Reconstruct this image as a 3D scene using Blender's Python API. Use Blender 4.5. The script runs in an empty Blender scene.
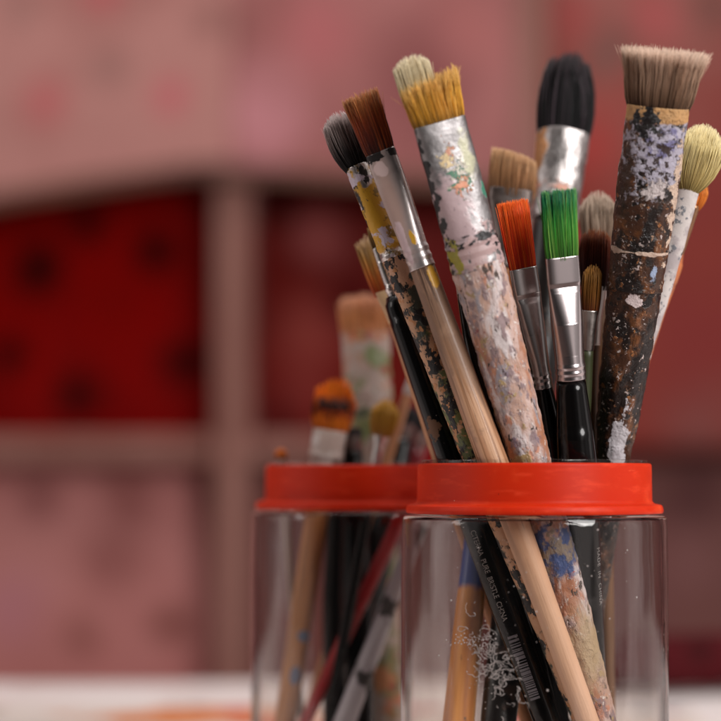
import bpy, bmesh, math, random
from mathutils import Vector, Matrix, Quaternion, noise as mnoise

random.seed(4)
# ------------------------------------------------------------------ camera, world, lamps
sc = bpy.context.scene
col = sc.collection
S0, D, HZ, CX = 0.000338, 0.65, 478.0, 360.5      # metres per photo pixel at the front jar, camera distance, horizon row, centre column
ZRIM = 0.130
H = ZRIM - (HZ - 464.0) * S0                        # camera height above the table

cd = bpy.data.cameras.new('camera')
cam = bpy.data.objects.new('camera', cd)
col.objects.link(cam)
cam.location = (0, -D, H)
cam.rotation_euler = (math.radians(90), 0, 0)
cd.sensor_width = 36
cd.lens = 36 * D / (721 * S0)
cd.shift_y = (HZ - 360.5) / 721
cd.clip_start, cd.clip_end = 0.02, 60
cd.dof.use_dof = True
cd.dof.focus_distance = D - 0.022
cd.dof.aperture_fstop = 4.8
cd.dof.aperture_blades = 0
sc.camera = cam

w = bpy.data.worlds.new('World')
sc.world = w
w.use_nodes = True
# dim room around the table: bright bands added at both sides to reflect in ferrules and jars, dark straight ahead of the jars
wt = w.node_tree
w_tc = wt.nodes.new('ShaderNodeTexCoord')
w_sep = wt.nodes.new('ShaderNodeSeparateXYZ')
wt.links.new(w_tc.outputs['Generated'], w_sep.inputs[0])
w_ny = wt.nodes.new('ShaderNodeMath'); w_ny.operation = 'MULTIPLY'; w_ny.inputs[1].default_value = -1
wt.links.new(w_sep.outputs['Y'], w_ny.inputs[0])
w_az = wt.nodes.new('ShaderNodeMath'); w_az.operation = 'ARCTAN2'
wt.links.new(w_sep.outputs['X'], w_az.inputs[0]); wt.links.new(w_ny.outputs[0], w_az.inputs[1])
w_mr = wt.nodes.new('ShaderNodeMapRange')
w_mr.inputs['From Min'].default_value, w_mr.inputs['From Max'].default_value = -math.pi, math.pi
wt.links.new(w_az.outputs[0], w_mr.inputs['Value'])
w_cr = wt.nodes.new('ShaderNodeValToRGB')
w_cr.color_ramp.interpolation = 'EASE'
w_el = w_cr.color_ramp.elements
for deg, v in ((-180, .08), (-140, .60), (-122, .75), (-116, .20), (-106, .20), (-100, .95), (-90, .85), (-82, .16), (-70, .40), (-60, .34), (-48, .03), (-20, .04), (-13, .015), (4, .015), (14, .08), (27, .10), (31, .70), (44, .70), (48, .20), (54, .36), (72, .34), (77, .12), (89, 1.1), (97, 1.1), (103, .2), (114, .2), (120, .9), (140, .7), (180, .08)):
    e = w_el.new((deg + 180) / 360)
    e.color = (v, v * .90, v * .88, 1)
w_el.remove(w_el[0]) if w_el[0].position == 0 and w_el[1].position == 0 else None
wt.links.new(w_mr.outputs[0], w_cr.inputs[0])
wt.links.new(w_cr.outputs[0], wt.nodes['Background'].inputs[0])
wt.nodes['Background'].inputs[1].default_value = 1.0


def area(name, loc, target, sx, sy, power, color):
    l = bpy.data.lights.new(name, 'AREA')
    l.shape = 'RECTANGLE'
    l.size, l.size_y, l.energy, l.color = sx, sy, power, color
    o = bpy.data.objects.new(name, l)
    col.objects.link(o)
    o.location = loc
    o.rotation_euler = (Vector(target) - Vector(loc)).to_track_quat('-Z', 'Y').to_euler()
    return o


area('window_light', (1.08, -1.2, 1.02), (0.06, 0.05, 0.12), 0.8, 1.3, 38, (1.0, 0.97, 0.95))
key_name = 'window_light'
bpy.data.lights[key_name].shape = 'ELLIPSE'
area('left_window_light', (-1.7, -0.35, 0.9), (0.0, 0.2, 0.1), 0.3, 0.9, 4, (1.0, 0.93, 0.90))
area('background_fill_light', (-0.2, 0.6, 2.1), (0.0, 0.9, 0.1), 1.4, 0.8, 18, (1.0, 0.93, 0.89))  # overhead lamp added mostly to light the background

sc.view_settings.view_transform = 'Standard'
sc.view_settings.look = 'None'
sc.view_settings.exposure = 0
sc.view_settings.gamma = 1
sc.render.engine = 'CYCLES'
cy = sc.cycles
cy.use_denoising = True
cy.max_bounces = 24
cy.transmission_bounces = 20
cy.transparent_max_bounces = 16
cy.glossy_bounces = 8
cy.diffuse_bounces = 4
cy.caustics_refractive = True
cy.caustics_reflective = False
cy.sample_clamp_indirect = 0


# ------------------------------------------------------------------ small helpers
def sy(y):
    return S0 * (D + y) / D


def P(px, py, y):
    s = sy(y)
    return Vector(((px - CX) * s, y, H - (py - HZ) * s))


def lin(c):
    return tuple((v / 255 / 12.92) if v / 255 <= 0.04045 else ((v / 255 + 0.055) / 1.055) ** 2.4 for v in c)


def empty(name, loc, label, cat, group=None, rot=None):
    o = bpy.data.objects.new(name, None)
    o.empty_display_size = 0.01
    col.objects.link(o)
    o.location = loc
    if rot is not None:
        o.rotation_mode = 'QUATERNION'
        o.rotation_quaternion = rot
    tag(o, label, cat, group)
    return o


def tag(o, label=None, cat=None, group=None, kind=None):
    for k, v in (('label', label), ('category', cat), ('group', group), ('kind', kind)):
        if v:
            o[k] = v
    return o


def mesh_obj(name, verts, faces, mat, parent=None, smooth=True, attr=None):
    me = bpy.data.meshes.new(name)
    me.from_pydata(verts, [], faces)
    if attr is not None:
        a = me.attributes.new('along', 'FLOAT', 'POINT')
        a.data.foreach_set('value', attr)
    if smooth:
        me.polygons.foreach_set('use_smooth', [True] * len(me.polygons))
    me.materials.append(mat)
    me.update()
    o = bpy.data.objects.new(name, me)
    col.objects.link(o)
    if parent:
        o.parent = parent
    return o


# ------------------------------------------------------------------ procedural material builder
class Mat:
    def __init__(s, name, base, rough=0.5, metal=0.0):
        s.m = bpy.data.materials.new(name)
        s.m.use_nodes = True
        s.t = s.m.node_tree
        s.b = s.t.nodes['Principled BSDF']
        tc = s.t.nodes.new('ShaderNodeTexCoord')
        s.co = tc.outputs['Object']
        s.col = s.rgb(base)
        s.rough = s.val(rough)
        s.metal = s.val(metal)
        s.seed = random.uniform(0, 3)
        s.hgt = None

    def n(s, t):
        return s.t.nodes.new(t)

    def link(s, a, b):
        s.t.links.new(a, b)

    def rgb(s, c):
        n = s.n('ShaderNodeRGB')
        n.outputs[0].default_value = (*c, 1)
        return n.outputs[0]

    def val(s, v):
        n = s.n('ShaderNodeValue')
        n.outputs[0].default_value = v
        return n.outputs[0]

    def math(s, op, a, b=None, clamp=False):
        n = s.n('ShaderNodeMath')
        n.operation = op
        n.use_clamp = clamp
        for i, v in enumerate((a, b)):
            if v is None:
                continue
            if isinstance(v, (int, float)):
                n.inputs[i].default_value = v
            else:
                s.link(v, n.inputs[i])
        return n.outputs[0]

    def noise(s, scale, stretch=(1, 1, 1), detail=4, rough=0.6, dist=0.0):
        s.seed += 0.731
        mp = s.n('ShaderNodeMapping')
        mp.inputs['Scale'].default_value = stretch
        mp.inputs['Location'].default_value = (s.seed, s.seed * 1.7, -s.seed)
        s.link(s.co, mp.inputs['Vector'])
        n = s.n('ShaderNodeTexNoise')
        n.inputs['Scale'].default_value = scale
        n.inputs['Detail'].default_value = detail
        n.inputs['Roughness'].default_value = rough
        n.inputs['Distortion'].default_value = dist
        # mapping location is in scaled space, so offsets stay modest
        s.link(mp.outputs[0], n.inputs['Vector'])
        return n.outputs[0]

    def spot(s, c, r):
        """1 at centre falling to 0 at the ellipsoid r and below 0 outside; a None radius ignores that axis"""
        a = s.n('ShaderNodeVectorMath')
        a.operation = 'SUBTRACT'
        s.link(s.co, a.inputs[0])
        a.inputs[1].default_value = [v or 0 for v in c]
        m = s.n('ShaderNodeVectorMath')
        m.operation = 'MULTIPLY'
        s.link(a.outputs[0], m.inputs[0])
        m.inputs[1].default_value = [0 if q is None else 1 / q for q in r]
        l = s.n('ShaderNodeVectorMath')
        l.operation = 'LENGTH'
        s.link(m.outputs[0], l.inputs[0])
        return s.math('SUBTRACT', 1.0, l.outputs['Value'])

    def step(s, v, thr, soft):
        n = s.n('ShaderNodeMapRange')
        n.interpolation_type = 'SMOOTHSTEP'
        n.inputs['From Min'].default_value = thr - soft
        n.inputs['From Max'].default_value = thr + soft
        s.link(v, n.inputs['Value'])
        return n.outputs['Result']

    def mask(s, scale, thr, soft=0.03, stretch=(1, 1, 1), detail=4, spot=None, amp=2.0, dist=0.0):
        nz = s.noise(scale, stretch, detail, dist=dist)
        if spot:
            w = s.spot(*spot)
            v = s.math('ADD', s.math('MULTIPLY', s.math('SUBTRACT', nz, 0.5), amp), w)
            return s.step(v, thr, soft * 2)
        return s.step(nz, thr, soft)

    def mixc(s, f, a, b):
        n = s.n('ShaderNodeMix')
        n.data_type = 'RGBA'
        s.link(f, n.inputs['Factor'])
        s.link(a, n.inputs['A'])
        s.link(b, n.inputs['B'])
        return n.outputs['Result']

    def mixf(s, f, a, b):
        n = s.n('ShaderNodeMix')
        n.data_type = 'FLOAT'
        s.link(f, n.inputs['Factor'])
        s.link(a, n.inputs['A'])
        s.link(b, n.inputs['B'])
        return n.outputs['Result']

    def layer(s, color, m, rough=None, metal=None, h=0.0):
        s.col = s.mixc(m, s.col, s.rgb(color))
        if rough is not None:
            s.rough = s.mixf(m, s.rough, s.val(rough))
        if metal is not None:
            s.metal = s.mixf(m, s.metal, s.val(metal))
        if h:
            q = s.math('MULTIPLY', m, h)
            s.hgt = q if s.hgt is None else s.math('ADD', s.hgt, q)
        return s

    def paint(s, color, scale, thr, soft=0.03, rough=0.5, metal=0.0, h=0.3, **k):
        return s.layer(color, s.mask(scale, thr, soft, **k), rough, metal, h)

    def done(s, bump=0.3, bscale=900, bdist=0.0004, coat=0.0, spec=0.5, sss=0.0):
        nz = s.noise(bscale, detail=3)
        hh = s.math('MULTIPLY', nz, 0.5)
        if s.hgt is not None:
            hh = s.math('ADD', hh, s.hgt)
        bp = s.n('ShaderNodeBump')
        bp.inputs['Strength'].default_value = bump
        bp.inputs['Distance'].default_value = bdist
        s.link(hh, bp.inputs['Height'])
        s.link(bp.outputs[0], s.b.inputs['Normal'])
        s.link(s.col, s.b.inputs['Base Color'])
        s.link(s.rough, s.b.inputs['Roughness'])
        s.link(s.metal, s.b.inputs['Metallic'])
        s.b.inputs['Coat Weight'].default_value = coat
        s.b.inputs['Specular IOR Level'].default_value = spec
        if sss:
            s.b.inputs['Subsurface Weight'].default_value = sss
            s.b.inputs['Subsurface Radius'].default_value = (0.006, 0.002, 0.001)
            s.b.inputs['Subsurface Scale'].default_value = 0.5
        return s.m


def bristle_mat(name, ramp, var=0.35, rough=0.55, alt=None):
    """colour along the hair (root to tip) with a random tone for every hair"""
    m = bpy.data.materials.new(name)
    m.use_nodes = True
    t = m.node_tree
    b = t.nodes['Principled BSDF']
    at = t.nodes.new('ShaderNodeAttribute')
    at.attribute_name = 'along'
    g = t.nodes.new('ShaderNodeNewGeometry')
    # jitter where each hair changes colour
    j = t.nodes.new('ShaderNodeMath'); j.operation = 'MULTIPLY_ADD'
    t.links.new(g.outputs['Random Per Island'], j.inputs[0])
    j.inputs[1].default_value = 0.22
    j.inputs[2].default_value = -0.11
    ad = t.nodes.new('ShaderNodeMath'); ad.operation = 'ADD'; ad.use_clamp = True
    t.links.new(at.outputs['Fac'], ad.inputs[0]); t.links.new(j.outputs[0], ad.inputs[1])
    r = t.nodes.new('ShaderNodeValToRGB')
    el = r.color_ramp.elements
    while len(el) > 1:
        el.remove(el[-1])
    el[0].position = ramp[0][0]; el[0].color = (*lin(ramp[0][1]), 1)
    for p_, c_ in ramp[1:]:
        e = el.new(p_); e.color = (*lin(c_), 1)
    t.links.new(ad.outputs[0], r.inputs[0])
    hs = t.nodes.new('ShaderNodeHueSaturation')
    mv = t.nodes.new('ShaderNodeMapRange')
    wn = t.nodes.new('ShaderNodeTexWhiteNoise'); wn.noise_dimensions = '1D'
    t.links.new(g.outputs['Random Per Island'], wn.inputs['W'])
    t.links.new(wn.outputs['Value'], mv.inputs['Value'])
    mv.inputs['To Min'].default_value = 1 - var
    mv.inputs['To Max'].default_value = 1 + var
    t.links.new(mv.outputs[0], hs.inputs['Value'])
    src = r.outputs[0]
    if alt:
        ag = t.nodes.new('ShaderNodeMapRange')
        wn2 = t.nodes.new('ShaderNodeTexWhiteNoise'); wn2.noise_dimensions = '1D'
        a2 = t.nodes.new('ShaderNodeMath'); a2.operation = 'ADD'; a2.inputs[1].default_value = 3.7
        t.links.new(g.outputs['Random Per Island'], a2.inputs[0])
        t.links.new(a2.outputs[0], wn2.inputs['W'])
        t.links.new(wn2.outputs['Value'], ag.inputs['Value'])
        ag.inputs['From Min'].default_value, ag.inputs['From Max'].default_value = 0.62, 0.95
        mx = t.nodes.new('ShaderNodeMix'); mx.data_type = 'RGBA'
        t.links.new(ag.outputs[0], mx.inputs['Factor'])
        t.links.new(src, mx.inputs['A'])
        mx.inputs['B'].default_value = (*lin(alt), 1)
        src = mx.outputs['Result']
    t.links.new(src, hs.inputs['Color'])
    t.links.new(hs.outputs[0], b.inputs['Base Color'])
    b.inputs['Roughness'].default_value = rough
    b.inputs['Specular IOR Level'].default_value = 0.35
    return m


# ------------------------------------------------------------------ shape builders
def loft(secs, seg=36, rings=60, smooth_it=2, lump=0.0, lump_scale=250, cap=True, seed=0.0):
    """secs: (z, half_width, half_depth, exponent) from low z to high z"""
    z0, z1 = secs[0][0], secs[-1][0]
    zs = sorted(set([z0 + (z1 - z0) * i / rings for i in range(rings + 1)] + [q[0] for q in secs]))
    prof = []
    for z in zs:
        for a, b in zip(secs, secs[1:]):
            if a[0] <= z <= b[0]:
                f = (z - a[0]) / max(1e-9, b[0] - a[0])
                prof.append([a[i] + (b[i] - a[i]) * f for i in range(1, 4)])
                break
    for _ in range(smooth_it):
        q = [p[:] for p in prof]
        for i in range(1, len(prof) - 1):
            for k in range(3):
                q[i][k] = (prof[i - 1][k] + 2 * prof[i][k] + prof[i + 1][k]) / 4
        prof = q
    V, F = [], []
    for z, (hw, hd, e) in zip(zs, prof):
        for k in range(seg):
            a = 2 * math.pi * k / seg
            c, s_ = math.cos(a), math.sin(a)
            x = hw * math.copysign(abs(c) ** (2 / e), c)
            y = hd * math.copysign(abs(s_) ** (2 / e), s_)
            if lump:
                q = 1 + 0
                dn = mnoise.fractal(Vector((x * lump_scale + seed, y * lump_scale, z * lump_scale * 0.6)), 0.8, 2.0, 4) * lump
                l = math.hypot(x, y) + 1e-9
                x += x / l * dn
                y += y / l * dn
            V.append((x, y, z))
    for i in range(len(zs) - 1):
        for k in range(seg):
            k2 = (k + 1) % seg
            F.append((i * seg + k, i * seg + k2, (i + 1) * seg + k2, (i + 1) * seg + k))
    if cap:
        F.append(tuple(range(seg - 1, -1, -1)))
        F.append(tuple((len(zs) - 1) * seg + k for k in range(seg)))
    return V, F


def hairs(rng, z0, z1, base, mid, tip, N, thick, ragged=0.08, dome=0.0, shear=0.0, clumps=0, pull=0.0, core=0.7, stray=0.03, bend=0.0):
    """bundle of separate tapered hairs on a solid core; base/mid/tip are (half_width, half_depth)"""
    L = z1 - z0
    V, F, A = [], [], []
    cl = []
    for _ in range(clumps):
        a, r = rng.uniform(0, 2 * math.pi), math.sqrt(rng.random())
        cl.append((r * math.cos(a), r * math.sin(a)))

    def wid(t, k):
        if t < 0.5:
            f = t * 2
            f = f * (2 - f) if mid[k] > base[k] else f
            return base[k] + (mid[k] - base[k]) * f
        f = (t - 0.5) * 2
        return mid[k] + (tip[k] - mid[k]) * f * f if tip[k] < mid[k] else mid[k] + (tip[k] - mid[k]) * f
    if core:
        ns, nt = 20, 9
        o = len(V)
        for i in range(nt):
            t = i / (nt - 1)
            for k in range(ns):
                a = 2 * math.pi * k / ns
                f = 0.88 * (1 - 0.55 * t ** 3)
                x, y = wid(t * core, 0) * f * math.cos(a), wid(t * core, 1) * f * math.sin(a)
                V.append((x, y, z0 - 0.0006 + t * core * L + shear * x * t))
                A.append(t * core)
        for i in range(nt - 1):
            for k in range(ns):
                k2 = (k + 1) % ns
                F.append((o + i * ns + k, o + i * ns + k2, o + (i + 1) * ns + k2, o + (i + 1) * ns + k))
        F.append(tuple(o + (nt - 1) * ns + k for k in range(ns)))
    nseg = 6
    for _ in range(N):
        a, r = rng.uniform(0, 2 * math.pi), rng.random() ** 0.36
        u, v = r * math.cos(a), r * math.sin(a)
        ut, vt = u, v
        if cl:
            cu, cv = min(cl, key=lambda c: (c[0] - u) ** 2 + (c[1] - v) ** 2)
            ut, vt = u + (cu - u) * pull, v + (cv - v) * pull
        rr = min(1, math.hypot(ut, vt))
        le = L * (1 - dome * rr * rr) * (1 + rng.gauss(0, ragged * 0.5) - abs(rng.gauss(0, ragged)))
        jx, jy = rng.gauss(0, 0.03), rng.gauss(0, 0.03)
        if rng.random() < stray:
            jx += rng.gauss(0, 0.16); jy += rng.gauss(0, 0.1)
        bx = rng.gauss(0, bend)
        th = thick * rng.uniform(0.7, 1.25)
        o = len(V)
        for i in range(nseg):
            t = i / (nseg - 1)
            tt = t * le / L
            x = (u + (ut + jx - u) * t * t + bx * math.sin(math.pi * t)) * wid(min(1.0, tt), 0)
            y = (v + (vt + jy - v) * t * t) * wid(min(1.0, tt), 1)
            z = z0 - 0.0008 + t * le + shear * x * t
            q = th * (1 - 0.65 * t ** 3)
            for k in range(3):
                ph = 2 * math.pi * k / 3 + a
                V.append((x + q * math.cos(ph), y + q * math.sin(ph), z))
                A.append(min(1.0, max(0.0, tt)))
        for i in range(nseg - 1):
            for k in range(3):
                k2 = (k + 1) % 3
                F.append((o + i * 3 + k, o + i * 3 + k2, o + (i + 1) * 3 + k2, o + (i + 1) * 3 + k))
        F.append((o + (nseg - 1) * 3, o + (nseg - 1) * 3 + 1, o + (nseg - 1) * 3 + 2))
    return V, F, A


def lathe(prof, seg=128, closed=True):
    V, F = [], []
    n = len(prof)
    for r, z in prof:
        for k in range(seg):
            a = 2 * math.pi * k / seg
            V.append((r * math.cos(a), r * math.sin(a), z))
    for i in range(n if closed else n - 1):
        j = (i + 1) % n
        for k in range(seg):
            k2 = (k + 1) % seg
            F.append((i * seg + k, i * seg + k2, j * seg + k2, j * seg + k))
    return V, F


def rounded(pts, rad, steps=5):
    """round the corners of a closed (r, z) polygon"""
    out = []
    n = len(pts)
    for i in range(n):
        p0, p1, p2 = (Vector(pts[(i + k) % n]) for k in (-1, 0, 1))
        a, b = (p0 - p1), (p2 - p1)
        q = min(rad[i] if isinstance(rad, (list, tuple)) else rad, a.length * 0.45, b.length * 0.45)
        if q < 1e-6:
            out.append(tuple(p1)); continue
        s_, e = p1 + a.normalized() * q, p1 + b.normalized() * q
        for k in range(steps + 1):
            t = k / steps
            out.append(tuple(s_ * (1 - t) ** 2 + p1 * 2 * t * (1 - t) + e * t * t))
    return out


def box_into(V, F, lo, hi):
    o = len(V)
    for x in (lo[0], hi[0]):
        for y in (lo[1], hi[1]):
            for z in (lo[2], hi[2]):
                V.append((x, y, z))
    for f in ((0, 1, 3, 2), (4, 6, 7, 5), (0, 4, 5, 1), (2, 3, 7, 6), (0, 2, 6, 4), (1, 5, 7, 3)):
        F.append(tuple(o + i for i in f))


def box_obj(name, lo, hi, mat, parent=None, bevel=0.003):
    bm = bmesh.new()
    V, F = [], []
    box_into(V, F, lo, hi)
    vs = [bm.verts.new(v) for v in V]
    for f in F:
        bm.faces.new([vs[i] for i in f])
    if bevel:
        bmesh.ops.bevel(bm, geom=bm.edges[:], offset=bevel, segments=2, affect='EDGES', profile=0.6)
    bmesh.ops.recalc_face_normals(bm, faces=bm.faces[:])
    me = bpy.data.meshes.new(name)
    bm.to_mesh(me)
    bm.free()
    me.materials.append(mat)
    o = bpy.data.objects.new(name, me)
    col.objects.link(o)
    if parent:
        o.parent = parent
    return o

# ------------------------------------------------------------------ where every brush stands
# a, b: two photo points on its axis; r: profile (row, half width in px); depth at the rim and at the jar floor in metres
JX = [(534 - CX) * S0, (368 - CX) * S0 * 1.14]
JY = [0.0, 0.14 * D]
ZF = 0.0048
AX = {
    # key: (jar, a, b, [(row, half width)...], depth_rim, depth_floor)
    'ochre':   (0, (440, 125), (531, 464), [(60, 30), (124, 27), (262, 26), (464, 20), (720, 16), (900, 12)], -0.0259, -0.0046),
    'rust':    (0, (381, 154), (494, 464), [(90, 18), (154, 15), (262, 13), (464, 15), (600, 12), (720, 11), (900, 9)], -0.0286, -0.0248),
    'mop': (0, (358, 168), (479, 464), [(110, 20), (168, 13), (464, 14), (600, 12), (900, 9)], -0.0202, -0.0186),
    'slim': (0, (385, 270), (455, 464), [(225, 4), (297, 6), (310, 13), (464, 16), (600, 16), (721, 14), (900, 10)], -0.0065, -0.0191),
    'dark': (0, (466, 290), (503, 464), [(170, 9), (290, 11), (330, 13), (464, 14), (600, 13), (900, 8)], -0.0095, 0.0096),
    'red': (0, (523, 269), (554, 464), [(197, 17), (269, 14), (390, 11), (430, 15), (464, 16), (600, 12), (900, 7)], -0.0090, 0.0143),
    'green': (0, (562, 257), (577, 464), [(187, 21), (257, 17), (380, 15), (464, 20), (600, 16), (900, 8)], -0.0186, 0.0075),
    'brown':   (0, (658, 108), (612, 464), [(46, 44), (108, 31), (180, 31), (290, 27), (380, 23), (464, 17), (600, 11), (900, 8)], -0.0018, 0.0362),
    'cream': (0, (689, 189), (613, 464), [(122, 26), (189, 11), (300, 10), (370, 6), (900, 5)], 0.0085, 0.0349),
    'orange': (0, (698, 190), (611, 464), [(178, 11), (207, 8), (270, 7), (464, 5), (900, 5)], 0.0141, 0.0334),
    'black':   (0, (563, 140), (527, 464), [(52, 24), (137, 27), (200, 22), (464, 20), (721, 18), (900, 13)], 0.0178, -0.0111),
    'tan':     (0, (513, 170), (484, 464), [(150, 23), (196, 22), (240, 14), (464, 12), (600, 14), (721, 16), (900, 14)], 0.0101, -0.0038),
    'beige': (0, (599, 240), (604, 464), [(187, 19), (240, 17), (300, 9), (900, 7)], 0.0198, 0.0258),
    'russet': (0, (594, 288), (588, 464), [(226, 16), (288, 14), (340, 8), (900, 7)], 0.0030, 0.0154),
    'small': (0, (590, 312), (580, 464), [(262, 10), (312, 9), (350, 6), (900, 6)], -0.0040, 0.0237),
    'peach': (0, (377, 262), (443, 464), [(233, 16), (292, 12), (320, 8), (464, 9), (900, 8)], 0.0141, 0.0175),
    'crust': (1, (365, 335), (372, 464), [(293, 25), (335, 24), (464, 23), (900, 19)], 0.1115, 0.1055),
    'fan': (1, (333, 412), (325, 464), [(388, 22), (435, 18), (520, 11), (900, 9)], 0.0766, 0.0825),
    'yellow':  (1, (385, 415), (376, 464), [(396, 14), (434, 11), (464, 5), (900, 5)], 0.0605, 0.0671),
    'stick': (1, (413, 378), (386, 464), [(378, 5), (900, 5)], 0.0914, 0.1153),
    'crimson': (1, (437, 440), (306, 721), [(425, 8), (464, 7), (900, 6)], 0.0613, 0.0750),
    'tiny':    (1, (281, 455), (286, 520), [(446, 6), (456, 4), (900, 4)], 0.0913, 0.0937),
    'jet': (1, (408, 420), (398, 464), [(400, 9), (464, 11), (600, 17), (900, 13)], 0.1017, 0.0755),
    'ebony': (1, (352, 430), (353, 464), [(430, 10), (464, 11), (600, 17), (900, 13)], 0.0812, 0.0695),
    'grey': (1, (443, 464), (345, 721), [(440, 9), (560, 8), (721, 11), (900, 10)], 0.0735, 0.0583),
    'maroon':  (1, (420, 430), (412, 464), [(415, 9), (464, 10), (900, 9)], 0.1188, 0.1264),
    'wood':    (1, (340, 464), (338, 560), [(430, 10), (464, 12), (600, 15), (900, 11)], 0.0936, 0.0949),
}


C = lambda *v: lin(v)
# ------------------------------------------------------------------ setting: table top, floor, back wall
m = Mat('white_table_paint', C(234, 226, 224), 0.45)
m.paint(C(214, 200, 196), 9, .55, .12, h=0)
m.paint(C(176, 150, 140), 60, .68, .05, h=0)
tabletop = box_obj('tabletop', (-1.3, -0.14, -0.035), (1.3, 0.535, 0.0), m.done(.15, 300), bevel=.004)
tabletop.rotation_euler = (0, 0, math.radians(0.9))
tag(tabletop, kind='structure')
m = Mat('floor_cement', C(120, 100, 94), .6)
m.paint(C(100, 84, 80), 6, .5, .1)
fl = box_obj('floor', (-4, -3, -0.80), (4, 4, -0.75), m.done(.2, 40), bevel=0)
tag(fl, kind='structure')
m = Mat('pink_wall_plaster', C(170, 106, 104), .8)
m.paint(C(150, 88, 86), 3, .5, .15, h=0)
wl = box_obj('back_wall', (-4, 2.0, -0.75), (4, 2.1, 2.6), m.done(.3, 120), bevel=0)
tag(wl, kind='structure')

YB = 1.6


def bx(px, y=YB):
    return (px - CX) * sy(y)


def bz(py, y=YB):
    return H - (py - HZ) * sy(y)


# wooden stand behind the table that the printed cloths hang on
m = Mat('rosy_painted_wood', C(158, 112, 102), .55)
m.paint(C(146, 100, 90), 14, .52, .1, stretch=(1, 1, .2), h=0)
WOOD_BG = m.done(.2, 120, spec=.15)
m = Mat('dark_stained_wood', C(104, 66, 46), .55)
m.paint(C(84, 50, 36), 14, .52, .1, stretch=(.2, 1, 1), h=0)
WOOD_DK = m.done(.2, 120)
fr = empty('display_stand', (0, YB, -0.75), 'rosy painted wooden stand with upright posts and a cross rail behind the table', 'stand')


def fpart(name, x0, x1, z0, z1, y0, y1, mat):
    o = box_obj(name, (x0, y0 - YB, z0 + .75), (x1, y1 - YB, z1 + .75), mat, fr, .006)
    return o


for a_, b_, t_ in ((219, 250, 168), (507, 543, -180), (-330, -290, -180), (1010, 1050, -180)):
    fpart('post', bx(a_), bx(b_), -.75, bz(t_), YB - .045, YB + .03, WOOD_BG)
for a_, b_ in ((-290, 219), (250, 507)):
    fpart('rail', bx(a_) - .0, bx(b_) + .0, bz(461), bz(437), YB - .03, YB + .02, WOOD_BG)
for a_, b_ in ((-290, 507), (543, 1010)):
    fpart('top_rail', bx(a_), bx(b_), bz(-178), bz(-140), YB - .03, YB + .02, WOOD_BG)


def cloth(name, label, x0, x1, zt, zb, y, mat, hem=None, amp=.008, waves=7, thick=.003, seed=0):
    """hanging cloth with soft folds; zb may follow a hem function of x (0..1)"""
    nx, nz = 90, 40
    V, F = [], []
    cx, cz = (x0 + x1) / 2, zt
    for side in (0, 1):
        for i in range(nx + 1):
            u = i / nx
            zl = zb if hem is None else hem(u)
            for j in range(nz + 1):
                v = j / nz
                f = amp * (.25 + v) * (math.sin(u * waves * 6.28 + seed) + .5 * math.sin(u * waves * 11.3 + 2 + seed + v))
                V.append((x0 + (x1 - x0) * u - cx, f + side * thick, (zt + (zl - zt) * v) - cz))
    n = (nx + 1) * (nz + 1)
    for i in range(nx):
        for j in range(nz):
            a_ = i * (nz + 1) + j
            F.append((a_, a_ + 1, a_ + nz + 2, a_ + nz + 1))
            F.append((n + a_, n + a_ + nz + 1, n + a_ + nz + 2, n + a_ + 1))
    rim = [i * (nz + 1) for i in range(nx + 1)] + [nx * (nz + 1) + j for j in range(1, nz + 1)] + [i * (nz + 1) + nz for i in range(nx - 1, -1, -1)] + [j for j in range(nz - 1, 0, -1)]
    for q in range(len(rim)):
        a_, b_ = rim[q], rim[(q + 1) % len(rim)]
        F.append((a_, b_, n + b_, n + a_))
    o = mesh_obj(name, V, F, mat)
    o.location = (cx, y, cz)
    tag(o, label, 'cloth', 'printed cloths on the stand behind the table')
    return o


def cmat(name, base, tone, x0, x1, zt, spots, flat=.5):
    """printed cotton: base, faint tone and printed motifs at (column, row, radius, colour)"""
    m = Mat(name, base, .85)
    m.paint(tone, 5, flat, .12, h=0)
    cx = (x0 + x1) / 2
    for px, py, r, c_ in spots:
        k = sy(YB)
        m.paint(c_, 22, .50, .24, .85, h=0, spot=((bx(px) - cx, 0, bz(py) - zt), (r * 1.45 * k, None, r * 1.55 * k)), amp=1.0)
    return m.done(.2, 600, spec=.05)


# upper pink cloths with a brown braid along the lower hem
x0, x1, zt = bx(-290), bx(213 + 22), bz(-150)
m = cmat('pale_pink_print', C(186, 132, 126), C(168, 114, 108), x0, x1, zt,
         [(52, 112, 24, C(190, 104, 106)), (108, 4, 20, C(186, 94, 98)), (175, 105, 18, C(196, 106, 112)), (115, 80, 20, C(160, 116, 110)), (30, 20, 22, C(160, 116, 110)), (215, 30, 20, C(150, 104, 98)), (-60, 60, 30, C(190, 90, 96))])


def hem1(u):
    px = -290 + (235 + 290) * u
    return bz(216 - 40 * max(0, min(1, (px + 40) / 240)) ** .8)


cl = cloth('printed_cloth', 'pale pink flowered cloth hanging at the upper left with a curved brown edged hem', x0, x1, zt, 0, YB - .056, m, hem1, .0014, 3)
x0, x1, zt = bx(213 + 23), bx(512), bz(-150)
m = cmat('rose_pink_print', C(176, 116, 114), C(158, 100, 98), x0, x1, zt,
         [(265, 125, 50, C(198, 134, 140)), (320, 45, 44, C(182, 108, 110)), (228, 40, 26, C(130, 84, 80)), (420, 90, 60, C(140, 84, 84)), (370, 150, 40, C(160, 100, 100)), (470, 40, 40, C(176, 110, 108))])
cl2 = cloth('printed_cloth', 'rose pink blotched cloth hanging at the top behind the tips of the leftmost brushes', x0, x1, zt, 0, YB - .056, m, lambda u: bz(178 + 14 * u), .0014, 3, seed=1)


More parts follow.
